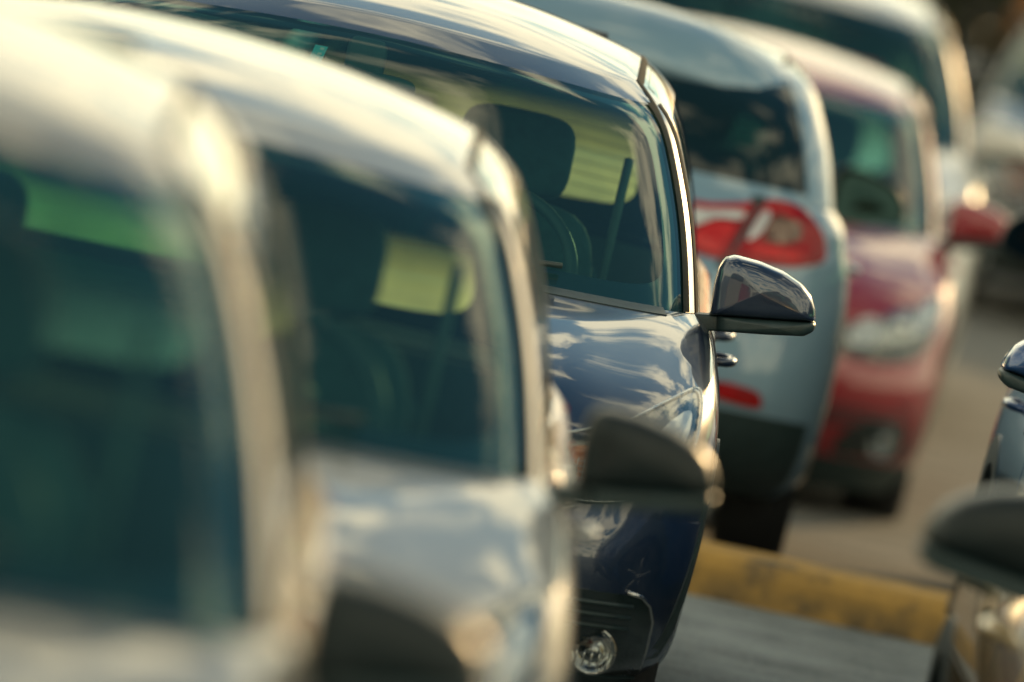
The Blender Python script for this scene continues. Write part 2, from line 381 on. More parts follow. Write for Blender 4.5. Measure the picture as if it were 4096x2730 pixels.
    def rim_line(s, name, view, outline, r, mat, parent=None, off=0.004, n=48, closed=True):
        o = spline_closed(outline, n) if closed else np.array(outline)
        pts = []
        for q in o:
            l, nr, d = s.cast(view, q[0], q[1]); pts.append(l + nr * off)
        return tube(name, pts, r, mat, parent or s.root, 6, closed)
    def mir(s, o): return [(-a, b) for a, b in o][::-1]

    def build(s):
        P, pm, root = s.P, s.pm, s.root; W, L = P['W'], P['L']
        # shell below the windows, wheel arches cut out
        NS = 46; rows = [s.Ls(q) for q in np.linspace(0, 1, NS)]
        G = np.array([s.ring(r) for r in rows]); nu = G.shape[1]; V = G.reshape(-1, 3); F = grid_faces(NS, nu, True)
        GG = np.array([s.ring(s.Gs(h), h) for h in np.linspace(.03, 1, 18)])
        VA = np.r_[V, GG.reshape(-1, 3)]; s.bvh = BVHTree.FromPolygons([tuple(v) for v in VA], grid_faces(NS + 18, nu, True))
        rw = P['wheel']; ra = rw + 0.055; keep = []
        for f in F:
            c = V[list(f)].mean(axis=0)
            if abs(c[0]) > 0.5 and any(math.hypot(c[1] - w, c[2] - rw) < ra for w in P['wb']): continue
            keep.append(f)
        body = mesh_obj('body', V, keep, pm, root)
        # floor pan and the dark inner tub
        fl = rows[0]; und = s.ring((0.22, fl[1] - .01, fl[2] + .02, *fl[3:5], fl[5] - .02, *fl[6:]))
        mesh_obj('underbody', list(und) + [(0, L / 2, .22)], [(i, (i + 1) % nu, nu) for i in range(nu)], M_TRIM, root)
        lr = s.Ls(1.0); tub = []
        for z, dw in ((lr[0] - .015, .05), (lr[0] - .1, .075), (.5, .10), (.26, .14)):
            tub.append(s.ring((z, lr[1] - dw, P['cowl'] + .02, .35, 2.6, lr[5] - .08 - dw, .35, 2.8)))
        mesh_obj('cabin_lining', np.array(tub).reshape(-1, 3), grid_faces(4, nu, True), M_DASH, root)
        # bonnet, bumpers, tailgate as proud panels
        s0 = s.s_of_z(.715 * P['belt'] / .975); bp = []
        for j, q in enumerate(np.linspace(s0, 0.985, 30)):
            r = s.Ls(q); f = j / 29; lim = 62 + 5 * math.sin(f * math.pi * .9) - 4 * f
            bp.append([s.frontp(r, a) for a in np.linspace(-lim, lim, 54)])
        bp = np.array(bp)
        xx = np.abs(bp[:, :, 0]) / W; ff = np.linspace(0, 1, 30)[:, None]
        bp[:, :, 2] += 0.012 * np.exp(-((xx - .60) / .10) ** 2) * np.sin(np.clip(ff * 1.15, 0, 1) * math.pi) ** .7
        patch('bonnet', bp, pm, root, 0.004, 0.02)
        s1 = s.s_of_z(.585 * P['belt'] / .975)
        bm = np.array([[s.frontp(s.Ls(q), a) for a in np.linspace(-84, 84, 70)] for q in np.linspace(0.0, s1, 20)])
        patch('front_bumper', bm, pm, root, 0.0035, 0.012)
        rb = np.array([[s.rearp(s.Ls(q), a) for a in np.linspace(-86, 86, 60)] for q in np.linspace(0.0, s.s_of_z(.60 * P['belt'] / .975), 16)])
        patch('rear_bumper', rb, pm, root, 0.0035, 0.012)
        tg = np.array([[s.rearp(s.Ls(q), a) for a in np.linspace(-52, 52, 44)] for q in np.linspace(s.s_of_z(.62 * P['belt'] / .975), 1, 16)])
        patch('tailgate', tg, pm, root, 0.0035, 0.012)
        # windscreen: pane, black border band, header and pillars
        QW = 71; hs = np.linspace(0.0, 0.905, 26)
        ws = np.array([[s.frontp(s.Gs(h), a, h) for a in np.linspace(-QW, QW, 50)] for h in hs])
        wo_ = patch('windscreen', ws, M_WS, root, 0.0)
        def wpt(a, b):
            h = 0.905 * (b + 1) / 2; return np.array(s.frontp(s.Gs(h), QW * a, h))
        K = 120; band = []
        for t in np.linspace(0, 1, 6):
            rr = []
            for i in range(K):
                q = 2 * math.pi * i / K; c, sn = math.cos(q), math.sin(q); mx_ = max(abs(c), abs(sn))
                po = np.array((c / mx_, sn / mx_)); e = 0.27
                pi_ = np.array((math.copysign(abs(c) ** e, c) * .835, math.copysign(abs(sn) ** e, sn) * (.80 if sn < 0 else .93) + (-.0 if sn > 0 else .0)))
                p = po * (1 - t) + pi_ * t; rr.append(wpt(p[0], p[1]) + np.array((0, .006, -.004)))
            band.append(rr)
        mesh_obj('black_border', np.array(band).reshape(-1, 3), grid_faces(6, K, True), M_GLOSSBLACK, wo_)
        # cowl strip and wipers
        cwl = np.array([[s.frontp(s.Ls(q), a) for a in np.linspace(-58, 58, 40)] for q in np.linspace(.955, 1, 5)])
        patch('cowl_panel', cwl, M_TRIM, root, 0.0062, 0.004)
        for x0, x1 in ((-.55, .02), (.02, .52)):
            pts = []
            for f in np.linspace(0, 1, 9):
                x = x0 + (x1 - x0) * f; h = .035 + .05 * f; r = s.Gs(h); p = s.front(r, x / r[1], h); pts.append((p[0], p[1] - .012, p[2] + .012))
            tube('wiper', pts, .007, M_TRIM, root, 6)
        # window bands along both sides
        hb, ht = 0.05, 0.83
        yA = lambda h: s.Gs(h)[2] + s.Gs(h)[3] + 0.02
        yE = lambda h: s.Gs(h)[5] - s.Gs(h)[6] - 0.02
        bays = []
        yB = P['cowl'] + 1.36; yC = P['cowl'] + 2.25
        for sg, nm in ((1, 'right'), (-1, 'left')):
            pil = np.array([[s.frontp(s.Gs(h), sg * a, h) for a in np.r_[np.linspace(QW, 90, 12), 92]] for h in np.linspace(0, .93, 26)])
            patch('windscreen_pillar', pil, pm, root, 0.001, 0.004)
            dseal = np.array([[s.frontp(s.Gs(h), sg * a, h) for a in np.linspace(80.5, 85.5, 4)] for h in np.linspace(.0, .90, 24)])
            patch('door_seal', dseal, M_MATT, root, 0.0030)
            seal = np.array([[s.frontp(s.Gs(h), sg * a, h) for a in np.linspace(QW - 2.2, QW + 2.4, 4)] for h in np.linspace(0, .905, 24)])
            patch('screen_seal', seal, M_MATT, root, 0.0036)
            def strip(name, f0, f1, h0, h1, mat, off=0.0, nh=10, ny=14, par=None):
                A = np.array([[s.side(s.Gs(h), f0(h) + (f1(h) - f0(h)) * u, sg, h) for u in np.linspace(0, 1, ny)] for h in np.linspace(h0, h1, nh)])
                return patch(name, A, mat, par or root, off)
            e = lambda y: (lambda h: y)
            wins = [(yA, e(yB - .04)), (e(yB + .05), e(yC - .03))]
            qy = lambda h: min(yE(h), yC + .60)
            wins.append((e(yC + .06), qy))
            for f0, f1 in wins: strip('side_window', f0, f1, hb, ht, M_SIDE if f0 is yA else P.get('rear_side_glass', M_SIDE), -0.004)
            strip('door_pillar', e(yB - .04), e(yB + .05), hb, ht, M_GLOSSBLACK, -0.001, ny=4)
            strip('door_pillar', e(yC - .03), e(yC + .06), hb, ht, M_GLOSSBLACK, -0.001, ny=4)
            strip('roof_rail', yA, yE, ht, .955, pm, 0.001, ny=40, nh=7)
            strip('window_moulding', yA, yE, 0, hb, M_TRIM, 0.002, ny=40, nh=4)
            strip('rear_pillar', qy, yE, hb, ht, pm, 0.0, ny=6)
        # rear pillars and rear window
        QR = 58
        for sg in (1, -1):
            pil = np.array([[s.rearp(s.Gs(h), sg * a, h) for a in np.linspace(QR, 92.5, 14)] for h in np.linspace(0, .955, 20)])
            patch('rear_pillar', pil, pm, root, 0.001, 0.01)
        rg = np.array([[s.rearp(s.Gs(h), a, h) for a in np.linspace(-QR, QR, 40)] for h in np.linspace(.07, .90, 20)])
        rwo = patch('rear_window', rg, P.get('rear_glass', M_REARG), root, -0.004)
        Kr = 96; rb_ = []
        for t in np.linspace(0, 1, 5):
            rr = []
            for i in range(Kr):
                q = 2 * math.pi * i / Kr; c, sn = math.cos(q), math.sin(q); mx_ = max(abs(c), abs(sn))
                po = np.array((c / mx_, sn / mx_)); pi_ = np.array((math.copysign(abs(c) ** .35, c) * .86, math.copysign(abs(sn) ** .35, sn) * .84))
                pp = po * (1 - t) + pi_ * t; h = .07 + .83 * (pp[1] + 1) / 2; rr.append(np.array(s.rearp(s.Gs(h), QR * pp[0], h)) + np.array((0, -.012, -.004)))
            rb_.append(rr)
        mesh_obj('black_border', np.array(rb_).reshape(-1, 3), grid_faces(5, Kr, True), M_GLOSSBLACK, rwo)
        if P.get('detail'):
            sr = []
            for v in (0, 1):
                for u in (0, 1):
                    h = .70 + .11 * v; r = s.Gs(h); sr.append(np.array(s.front(r, (-.125 + .028 * u + .012 * v) / r[1], h)) + np.array((0, .009, 0)))
            st_ = mesh_obj('sticker', sr, [(0, 1, 3, 2)], pbr('sticker_blue', (0.06, 0.42, 0.50), 0.5), wo_, False)
            for k in range(5):
                c0 = sr[0] * (1 - (k + .5) / 5) + sr[2] * ((k + .5) / 5) + (sr[1] - sr[0]) * .62; e_ = (sr[1] - sr[0]) * .16; g_ = (sr[2] - sr[0]) * .045
                mesh_obj('printed_mark', [c0 - e_ - g_ + np.array((0, -.002, 0)), c0 + e_ - g_ + np.array((0, -.002, 0)), c0 + e_ + g_ + np.array((0, -.002, 0)), c0 - e_ + g_ + np.array((0, -.002, 0))], [(0, 1, 2, 3)], M_WHITEL, st_, False)
            for h in np.linspace(.14, .80, 11):
                pts = [np.array(s.rearp(s.Gs(h), a, h)) + np.array((0, -.007, 0)) for a in np.linspace(-QR * .93, QR * .93, 24)]
                tube('heater_wire', pts, .0011, M_TRIM, rwo, 4)
        for h0, h1 in ((0, .07), (.90, .955)):
            st = np.array([[s.rearp(s.Gs(h), a, h) for a in np.linspace(-QR, QR, 40)] for h in np.linspace(h0, h1, 4)])
            patch('tailgate_frame', st, pm, root, 0.0015)
        # roof skin with its two black drip mouldings, headliner below
        roof = [];  e1 = s.Gs(1.0); ym0, ym1 = e1[2] + .55, e1[5] - .5
        def roofpt(h_or_r, base):
            r = h_or_r; x, y, z = base; yc = min(max(y, ym0), ym1); f = 1 - r
            x2, y2 = x * f, yc + (y - yc) * f
            return (x2, y2, e1[0] + P['bow'] * (1 - min(1, (x2 / e1[1]) ** 2)) + P['arch'] * math.sin(math.pi * min(1, max(0, (y2 - e1[2]) / (e1[5] - e1[2])))) + P['crown'] * (1 - f ** 2.2))
        for h in np.linspace(.905, 1.0, 8): roof.append(s.ring(s.Gs(h), h, 30, 24, 24))
        # keep the header only across the front and rear between the pillars
        edge = s.ring(e1, 1.0, 30, 24, 24)
        for r in np.linspace(.0, 1, 22)[1:]: roof.append(np.array([roofpt(r, b) for b in edge]))
        roof = np.array(roof); nr_ = roof.shape[1]
        mesh_obj('roof', roof.reshape(-1, 3), grid_faces(len(roof), nr_, True), pm, root)
        lin = np.array([np.array([roofpt(r, b) for b in s.ring((e1[0] - .035, e1[1] - .03, e1[2] + .03, *e1[3:5], e1[5] - .04, *e1[6:]), 1.0)]) for r in (0, .15, .4, 1)])
        lin[:, :, 2] -= .045
        mesh_obj('headliner', lin.reshape(-1, 3), grid_faces(4, lin.shape[1], True), M_LINER, root)
        for sg in (1, -1):
            ctr = []; nrm = []
            def add(fn, a0, b0, da, db):
                p0 = np.array(fn(a0, b0)); n0 = np.cross(np.array(fn(a0 + da, b0)) - p0, np.array(fn(a0, b0 + db)) - p0); n0 /= np.linalg.norm(n0)
                ctr.append(p0); nrm.append(n0 if n0.dot(p0 - np.array((0, p0[1] + .3, .9))) > 0 else -n0)
            for h in np.linspace(.80, .985, 18):
                f = (h - .80) / .185; add(lambda hh, q: s.frontp(s.Gs(hh), sg * q, hh), h, 72.5 + 13 * f ** 2.2, -.01, .5)
            for y in np.linspace(ctr[-1][1], e1[5] - .12, 40)[1:]: add(lambda hh, yy: s.side(s.Gs(hh), yy, sg, hh), .985, y, -.01, .02)
            ctr = np.array(ctr); nrm = np.array(nrm); tan = np.gradient(ctr, axis=0); tan /= np.linalg.norm(tan, axis=1, keepdims=True)
            nrm = (nrm + np.roll(nrm, 1, 0) + np.roll(nrm, -1, 0)); nrm[0] = nrm[1]; nrm[-1] = nrm[-2]; nrm /= np.linalg.norm(nrm, axis=1, keepdims=True)
            bi = np.cross(tan, nrm)
            patch('roof_moulding', np.array([ctr - bi * .010 + nrm * .001, ctr - bi * .006 + nrm * .0024, ctr + bi * .006 + nrm * .0024, ctr + bi * .010 + nrm * .001]), M_MATT, root)
        # doors with handles
        zb = lambda q: .30 + (q - .30) * (P['belt'] - .3) / .675
        for sg, vw in ((1, 'right'), (-1, 'left')):
            for y0, y1 in ((P['wb'][0] + .52, yB + .0), (yB + .02, P['wb'][1] - .12)):
                pts = np.array([[s.side(s.Ls(q), y0 + (y1 - y0) * u, sg) for u in np.linspace(0, 1, 20)] for q in np.linspace(s.s_of_z(.30), .99, 16)])
                dr = patch('door', pts, pm, root, 0.0035, 0.012)
                hy = y1 - .17; hz = zb(.83); l, n_, d_ = s.cast(vw, hy, hz)
                arc = [(l[0] - sg * .004, hy - .10, hz), (l[0] + sg * .022, hy - .088, hz + .001), (l[0] + sg * .034, hy - .05, hz + .002), (l[0] + sg * .037, hy, hz + .002), (l[0] + sg * .034, hy + .05, hz + .002), (l[0] + sg * .022, hy + .088, hz + .001), (l[0] - sg * .004, hy + .10, hz)]
                tube('handle', arc, .0105, M_CHROME if P.get('chrome_handle') else pm, dr, 10)
            sill = [(P['wb'][0] + .42, .22), (P['wb'][1] - .42, .22), (P['wb'][1] - .42, .30), (P['wb'][0] + .42, .30)]
            s.decal('sill_trim', vw, sill, M_TRIM, off=.006, n=40, rings=3)
        # wheel arch trims and wheels
        for wy in P['wb']:
            for sg, vw in ((1, 'right'), (-1, 'left')):
                A = []
                for rr in (ra - .035, ra - .01, ra + .02, ra + .032):
                    row_ = []
                    for a in np.linspace(-12, 192, 40):
                        y = wy + rr * math.cos(R(a)); z = max(.205, rw + rr * math.sin(R(a)))
                        l, n_, d_ = s.cast(vw, y, z); row_.append((l[0] + sg * .006, l[1], l[2]))
                    A.append(row_)
                patch('wheel_arch_trim', np.array(A), M_TRIM, root, 0.0, 0.05)
                wx = W - .13; wn = bpy.data.objects.new('wheel', None); COL.objects.link(wn); wn.parent = root; wn.location = (sg * wx, wy, rw); wn.empty_display_size = .1
                lathe('tyre', [(-.10, .20), (-.10, .27), (-.085, rw - .012), (-.05, rw), (.05, rw), (.085, rw - .012), (.10, .28), (.095, .215), (.07, .205)], (0, 0, 0), M_RUBBER, wn, 40, 'x', sg)
                rim = lathe('rim', [(.0, .205), (.075, .208), (.08, .195), (.03, .185), (.02, .06), (.04, .05), (.04, .0)], (0, 0, 0), M_TRIM, wn, 36, 'x', sg)
                for k in range(5):
                    a = 2 * math.pi * k / 5; V, F_ = sell((0, 0, 0), (.014, .024, .082), .4, .4, 10, 6)
                    V = [(sg * .062 + x, y * math.cos(a) - (z + .112) * math.sin(a), y * math.sin(a) + (z + .112) * math.cos(a)) for x, y, z in V]
                    mesh_obj('rim_spoke', V, F_, M_ALLOY, wn)
                lathe('hub_cap', [(.05, .05), (.078, .045), (.082, 0)], (0, 0, 0), M_ALLOY, wn, 20, 'x', sg)
        s.mirrors(); s.front_lights(); s.rear_lights(); s.interior()

    def mirrors(s):
        P = s.P; k = P['W'] / .895; my = P['cowl'] + .30
        zc = P['belt'] - .985 + P.get('mirror_dz', 0)
        o = [(0.018, .986), (.022, 1.02), (.026, 1.06), (.034, 1.098), (.046, 1.117), (.068, 1.124), (.125, 1.113), (.185, 1.092), (.225, 1.068), (.248, 1.042), (.259, 1.012), (.261, .986)]
        cap = np.array(o); base = np.array([(.035, .986), (.15, .986), (.259, .986), (.263, .975), (.256, .962), (.238, .952), (.15, .950), (.035, .950)])
        zl = P['belt'] - .01; xs = s.side(s.Ls(s.s_of_z(zl)), my, 1)[0]
        for sg in (1, -1):
            e = bpy.data.objects.new('side_mirror', None); COL.objects.link(e); e.parent = s.root; e.location = (sg * (xs - .004 + P.get('mirror_dx', 0)), my, zc + .985); ms = P.get('mscale', .96); e.scale = (ms, ms, ms); e.rotation_euler = (0, -sg * R(8), 0); e.empty_display_size = .05
            def loft(name, out, mat, dep, nn=72):
                c = out.mean(axis=0); q = spline_closed(out, nn) if name == 'x' else None
                # resample straight segments
                seg = np.r_[out, out[:1]]; L_ = np.r_[0, np.cumsum(np.hypot(*np.diff(seg, axis=0).T))]; tt = np.linspace(0, L_[-1], nn, endpoint=False)
                q = np.c_[np.interp(tt, L_, seg[:, 0]), np.interp(tt, L_, seg[:, 1])]
                V = []; prof = [(.05, .93), (.048, .97), (.03, 1.0), (0, 1.0), (-dep * .40, .99), (-dep * .66, .965), (-dep * .82, .915), (-dep * .91, .84), (-dep * .97, .68), (-dep * 1.01, .40), (-dep * 1.03, .0)]
                for d, f in prof:
                    for p in q:
                        x, z = c + (p - c) * f
                        V.append((sg * x, d + .16 * (x - .1) ** 2 * 4 * .6, z - .985))
                return mesh_obj(name, V, grid_faces(len(prof), nn, True), mat, e)
            loft('mirror_cap', np.r_[cap, [(.20, .985), (.14, .985), (.08, .985)]], P.get('cap', s.pm), .085)
            loft('mirror_base', base, M_TRIM, .075)
            rbox('mirror_arm', (sg * -.02, .0, -.017), (.065, .04, .0185), M_TRIM, e, .18)
            gl = np.array([(.04, .95), (.24, .955), (.245, 1.01), (.215, 1.055), (.15, 1.088), (.08, 1.10), (.05, 1.07), (.038, 1.0)])
            gl = spline_closed(gl, 48); c = gl.mean(axis=0); V = []
            for f in (1, .6, .3): V += [(sg * (c + (p - c) * f)[0], .052 + .005, (c + (p - c) * f)[1] - .985) for p in gl]
            V.append((sg * c[0], .059, c[1] - .985)); kk = len(gl)
            F = grid_faces(3, kk, True) + [(2 * kk + i, 2 * kk + (i + 1) % kk, 3 * kk) for i in range(kk)]
            mesh_obj('mirror_pane', V, F, M_MIRROR, e)

    def front_lights(s):
        P = s.P; kz = lambda z: z if z < .3 else .3 + (z - .3) * (P['belt'] - .3) / .675
        kx = P['W'] / .895
        f = lambda pts: [(x * kx, kz(z)) for x, z in pts]
        head = f(P.get('head', [(.54, .705), (.61, .738), (.70, .775), (.78, .825), (.825, .845), (.838, .80), (.832, .72), (.80, .655), (.72, .612), (.62, .598), (.55, .608), (.53, .655)]))
        for sg in (1, -1):
            mm = (lambda o: o) if sg == 1 else s.mir
            hl = s.decal('headlight', 'front', mm(head), M_GLOSSBLACK, off=.006, n=60)
            hx, hz = .715 * kx, kz(.70)
            s.decal('reflector', 'front', mm([(hx + .085 * math.cos(a), hz + .05 * math.sin(a) + .03 * math.cos(a)) for a in np.linspace(0, 2 * math.pi, 12, endpoint=False)]), M_REFL, hl, off=.009, n=36, dome=.004)
            l, n_, d_ = s.cast('front', sg * hx, hz); V, F = sell((l[0], l[1] - .018, l[2]), (.026, .014, .026), 1, 1, 16, 10); mesh_obj('bulb_cover', V, F, M_CHROME, hl)
            s.decal('reflector', 'front', mm(f([(.755, .745), (.80, .80), (.822, .80), (.818, .74), (.79, .69), (.76, .68)])), M_WHITEL, hl, off=.009, n=36, dome=.003)
            amb = f([(.555, .66), (.59, .70), (.635, .71), (.66, .672), (.65, .63), (.60, .612), (.56, .62)])
            s.decal('indicator', 'front', mm(amb), P.get('ind', M_AMBER), hl, off=.010, n=36, dome=.003)
            if P.get('detail'):
                l, n_, d_ = s.cast('front', sg * .595 * kx, kz(.662)); lathe('bulb_ring', [(0, .024), (-.008, .022), (-.010, .014), (-.006, .012), (-.012, .0)], tuple(l + np.array((0, -.010, 0))), M_GLOSSBLACK, hl, 24, 'y')
                for i in range(7):
                    x = sg * (.565 + .0125 * i) * kx; pts = [s.cast('front', x, kz(z))[0] + np.array((0, -.0165, 0)) for z in np.linspace(.618, .69, 5)]; tube('lens_rib', pts, .0010, M_WHITEL, hl, 4)
                for i in range(7):
                    z = kz(.618 + .011 * i); pts = [s.cast('front', sg * x * kx, z)[0] + np.array((0, -.0165, 0)) for x in np.linspace(.56, .655, 5)]; tube('lens_rib', pts, .0010, M_WHITEL, hl, 4)
            s.decal('lens', 'front', mm(head), M_LENS, hl, off=.020, skirt=.018, n=60, dome=.003)
            s.rim_line('headlight_edge', 'front', mm(head), .003, M_CHROME if P.get('chrome_edge') else M_TRIM, hl, off=.010, n=60)
            # fog lamp in a dark recess with a bright edge
            rec = P.get('fog', rrect(.50, .826, .212, .42, .05, 6))
            rc = s.decal('fog_lamp', 'front', mm([(x * kx, z) for x, z in rec]), M_GLOSSBLACK, off=.007, n=64, smooth_outline='fog' in P)
            fx, fz = P.get('fogpos', (.725, .285)); l, n_, d_ = s.cast('front', sg * fx * kx, fz); l = l + np.array((0, -.022, .004))
            lathe('lamp_bowl', [(-.020, .050), (-.022, .044), (-.008, .036), (-.002, .018), (-.012, .014), (-.014, 0)], tuple(l), M_REFL, rc, 28, 'y')
            lathe('lamp_lens', [(-.018, .046), (-.026, .044), (-.032, .025), (-.034, 0)], tuple(l), M_LENS, rc, 28, 'y')
            for i in range(5):
                x = -.032 + .016 * i; pts = [tuple(l + np.array((x, -.027, z))) for z in np.linspace(-.033, .0, 4)]; tube('lens_rib', pts, .0022, M_CHROME, rc, 4)
            for z in (.345, .37, .395):
                pts = [s.cast('front', sg * x * kx, z)[0] + np.array((0, -.012, 0)) for x in np.linspace(.52, .785, 8)]; tube('recess_slat', pts, .005, M_TRIM, rc, 6)
            ed = [s.cast('front', sg * x * kx, z)[0] + np.array((0, -.010, 0)) for x, z in ((.77, .425), (.80, .418), (.82, .40), (.832, .365), (.832, .30), (.828, .25), (.81, .205))]
            tube('recess_edge', ed, .0045, P.get('fog_edge', M_CHROME), rc, 6)
        g = s.decal('grille', 'front', [(x, kz(z)) for x, z in rrect(-.49, .49, .595, .667, .03, 6)], M_GLOSSBLACK, off=.006, smooth_outline=False)
        for z in (.615, .63, .645):
            pts = [s.cast('front', x * kx, kz(z))[0] + np.array((0, -.012, 0)) for x in np.linspace(-.44, .44, 20)]; tube('grille_bar', pts, .004, M_CHROME, g, 6)
        lg = s.decal('lower_intake', 'front', rrect(-.44, .44, .232, .385, .05, 6), M_GLOSSBLACK, off=.007, smooth_outline=False)
        for z in (.255, .285, .315, .345):
            pts = [s.cast('front', x, z)[0] + np.array((0, -.012, 0)) for x in np.linspace(-.39, .39, 16)]; tube('intake_slat', pts, .006, M_TRIM, lg, 6)
        s.decal('number_plate', 'front', rrect(-.26, .26, .44, .55, .01), M_PLATE, off=.012, smooth_outline=False, rings=2)
        l, n_, d_ = s.cast('front', 0, kz(.695)); V, F = sell((0, l[1] - .012, l[2]), (.05, .012, .03), 1, 1, 20, 10); mesh_obj('badge', V, F, M_CHROME, s.root)
        V, F = None, None
        lip = np.array([[s.frontp(s.Ls(q), a) for a in np.linspace(-80, 80, 60)] for q in np.linspace(0.0, s.s_of_z(.232), 5)])
        patch('chin_spoiler', lip, M_TRIM, s.root, 0.008, 0.01)

    def rear_lights(s):
        P = s.P; kz = lambda z: z if z < .3 else .3 + (z - .3) * (P['belt'] - .3) / .675
        kx = P['W'] / .895; f = lambda pts: [(x * kx, kz(z)) for x, z in pts]
        T = P.get('tail')
        for sg in (1, -1):
            mm = (lambda o: o) if sg == 1 else s.mir
            if T: s.decal('lamp_seam', 'rear', mm(f([(.572, .965), (.614, .968), (.594, .90), (.562, .835), (.546, .775), (.515, .775), (.538, .83), (.562, .89)])), M_TRIM, off=.006, n=32)
            if not T:
                tl = s.decal('tail_light', 'rear', mm(f([(.62, .93), (.82, .94), (.865, .85), (.85, .72), (.72, .70), (.62, .74)])), M_RED, off=.008, n=48)
                s.decal('reversing_lens', 'rear', mm(f([(.66, .80), (.78, .81), (.79, .77), (.67, .76)])), M_WHITEL, tl, off=.012, n=24)
            else:
                for part in T:
                    tl = s.decal('tail_light', 'rear', mm(f(part['o'])), part['m'], off=.009, n=48)
                    for nm, o, mt in part['sub']: s.decal(nm, 'rear', mm(f(o)), mt, tl, off=.013, n=32, rings=4, dome=.002)
            s.decal('bumper_reflector', 'rear', mm(P.get('brefl', [(.64, .425), (.79, .43), (.80, .46), (.77, .485), (.65, .49), (.63, .455)])), M_RED, off=.016, n=36)
        val = np.array([[s.rearp(s.Ls(q), a) for a in np.linspace(-66, 66, 50)] for q in np.linspace(0.0, s.s_of_z(P.get('valance', .36)), 8)])
        patch('rear_valance', val, M_TRIM, s.root, 0.009, 0.01)
        s.decal('number_plate', 'rear', rrect(-.26, .26, kz(.64), kz(.75), .01), M_PLATE, off=.01, smooth_outline=False, rings=2)
        # roof spoiler over the rear window
        e1 = s.Gs(1.0); A = []; k = P.get('spoiler', .35)
        if P.get('deep_spoiler'):
            for u, dz in ((-.15, .068), (.0, .064), (.10, .048), (.18, .015), (.235, -.04), (.25, -.085), (.245, -.11), (.22, -.12), (.10, -.09)):
                A.append([(x * e1[1], e1[5] + u - .10 * abs(x) ** 3, e1[0] + dz + .03 * (1 - x * x) - .06 * abs(x) ** 4) for x in np.linspace(-1.04, 1.04, 34)])
        else:
         for u, dz in ((-.10, .058), (0.0, .045), (.06 * k, .030), (.13 * k, .012), (.135 * k, .002), (.10 * k, -.008), (.0, -.012)):
             A.append([(x * e1[1] * 1.0, e1[5] + u - .15 * abs(x) ** 3, e1[0] + dz + .02 * (1 - x * x)) for x in np.linspace(-.86, .86, 26)])
        patch('roof_spoiler', np.array(A), s.pm, s.root, 0.0, 0.004)

    def interior(s):
        P, root = s.P, s.root; cw = P['cowl']; zb_ = P['belt']; dz = zb_ - .975; W = P['W']
        # dashboard
        prof = [(cw + .10, zb_ - .06), (cw + .25, zb_ - .015), (cw + .45, zb_ - .01), (cw + .56, zb_ - .03), (cw + .60, zb_ - .10), (cw + .58, zb_ - .25), (cw + .52, zb_ - .5)]
        A = np.array([[(x, y - .10 * (abs(x) / .7) ** 2, z + (.035 * math.exp(-((x - .36) / .16) ** 2) if 1 < k < 5 else 0)) for x in np.linspace(-W + .16, W - .16, 40)] for k, (y, z) in enumerate(prof)])
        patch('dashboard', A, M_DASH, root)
        # steering wheel
        c = Vector((.36, cw + .78, zb_ - .02)); t = R(24); n = 40
        pts = [c + Vector((.185 * math.cos(a), .185 * math.sin(a) * math.sin(t), .185 * math.sin(a) * math.cos(t))) for a in np.linspace(0, 2 * math.pi, n, endpoint=False)]
        sw = tube('steering_wheel', pts, .015, M_DASH, root, 8, True)
        rbox('wheel_hub', tuple(c), (.07, .03, .06), M_DASH, sw)
        for a in (0, 180, 270):
            tube('wheel_spoke', [c, c + Vector((.18 * math.cos(R(a)), .18 * math.sin(R(a)) * math.sin(t), .18 * math.sin(R(a)) * math.cos(t)))], .016, M_DASH, sw, 6)
        # seats
        sy = cw + 1.22
        lean = Matrix.Rotation(R(-14), 3, 'X')
        for x in (.36, -.36):
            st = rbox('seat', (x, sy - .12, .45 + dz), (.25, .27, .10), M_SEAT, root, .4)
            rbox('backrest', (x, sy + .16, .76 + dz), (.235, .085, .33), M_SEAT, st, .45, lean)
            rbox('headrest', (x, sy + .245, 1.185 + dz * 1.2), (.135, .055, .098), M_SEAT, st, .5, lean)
            for dx in (-.05, .05): tube('headrest_post', [(x + dx, sy + .21, 1.02 + dz), (x + dx, sy + .24, 1.15 + dz)], .007, M_CHROME, st, 6)
            xb = math.copysign(.62, x)
            tube('seat_belt', [(xb, sy + .30, 1.22 + dz), (xb * .99, sy + .22, .95 + dz), (xb * .97, sy + .12, .55 + dz)], .011, M_LINER, st, 4)
        ry = sy + .95
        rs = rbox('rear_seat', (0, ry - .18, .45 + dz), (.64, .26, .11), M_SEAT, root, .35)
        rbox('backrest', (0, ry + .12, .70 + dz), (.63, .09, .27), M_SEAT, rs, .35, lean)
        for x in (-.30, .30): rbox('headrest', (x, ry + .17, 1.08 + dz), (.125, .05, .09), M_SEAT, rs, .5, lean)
        # interior mirror with its sensor housing, sun visors
        r = s.Gs(.80); p = s.front(r, 0, .80)
        im = rbox('interior_mirror', (0, p[1] + .08, p[2] - .065), (.122, .022, .034), M_DASH, root, .4)
        rbox('sensor_box', (0, p[1] + .10, p[2] - .01), (.045, .03, .05), M_DASH, im, .4)
        for x in (-.34, .34):
            r = s.Gs(.87); p = s.front(r, x / r[1], .87); rbox('sun_visor', (x, p[1] + .20, p[2] + .012), (.17, .05, .007), M_LINER, root, .4, Matrix.Rotation(R(28), 3, 'X'))
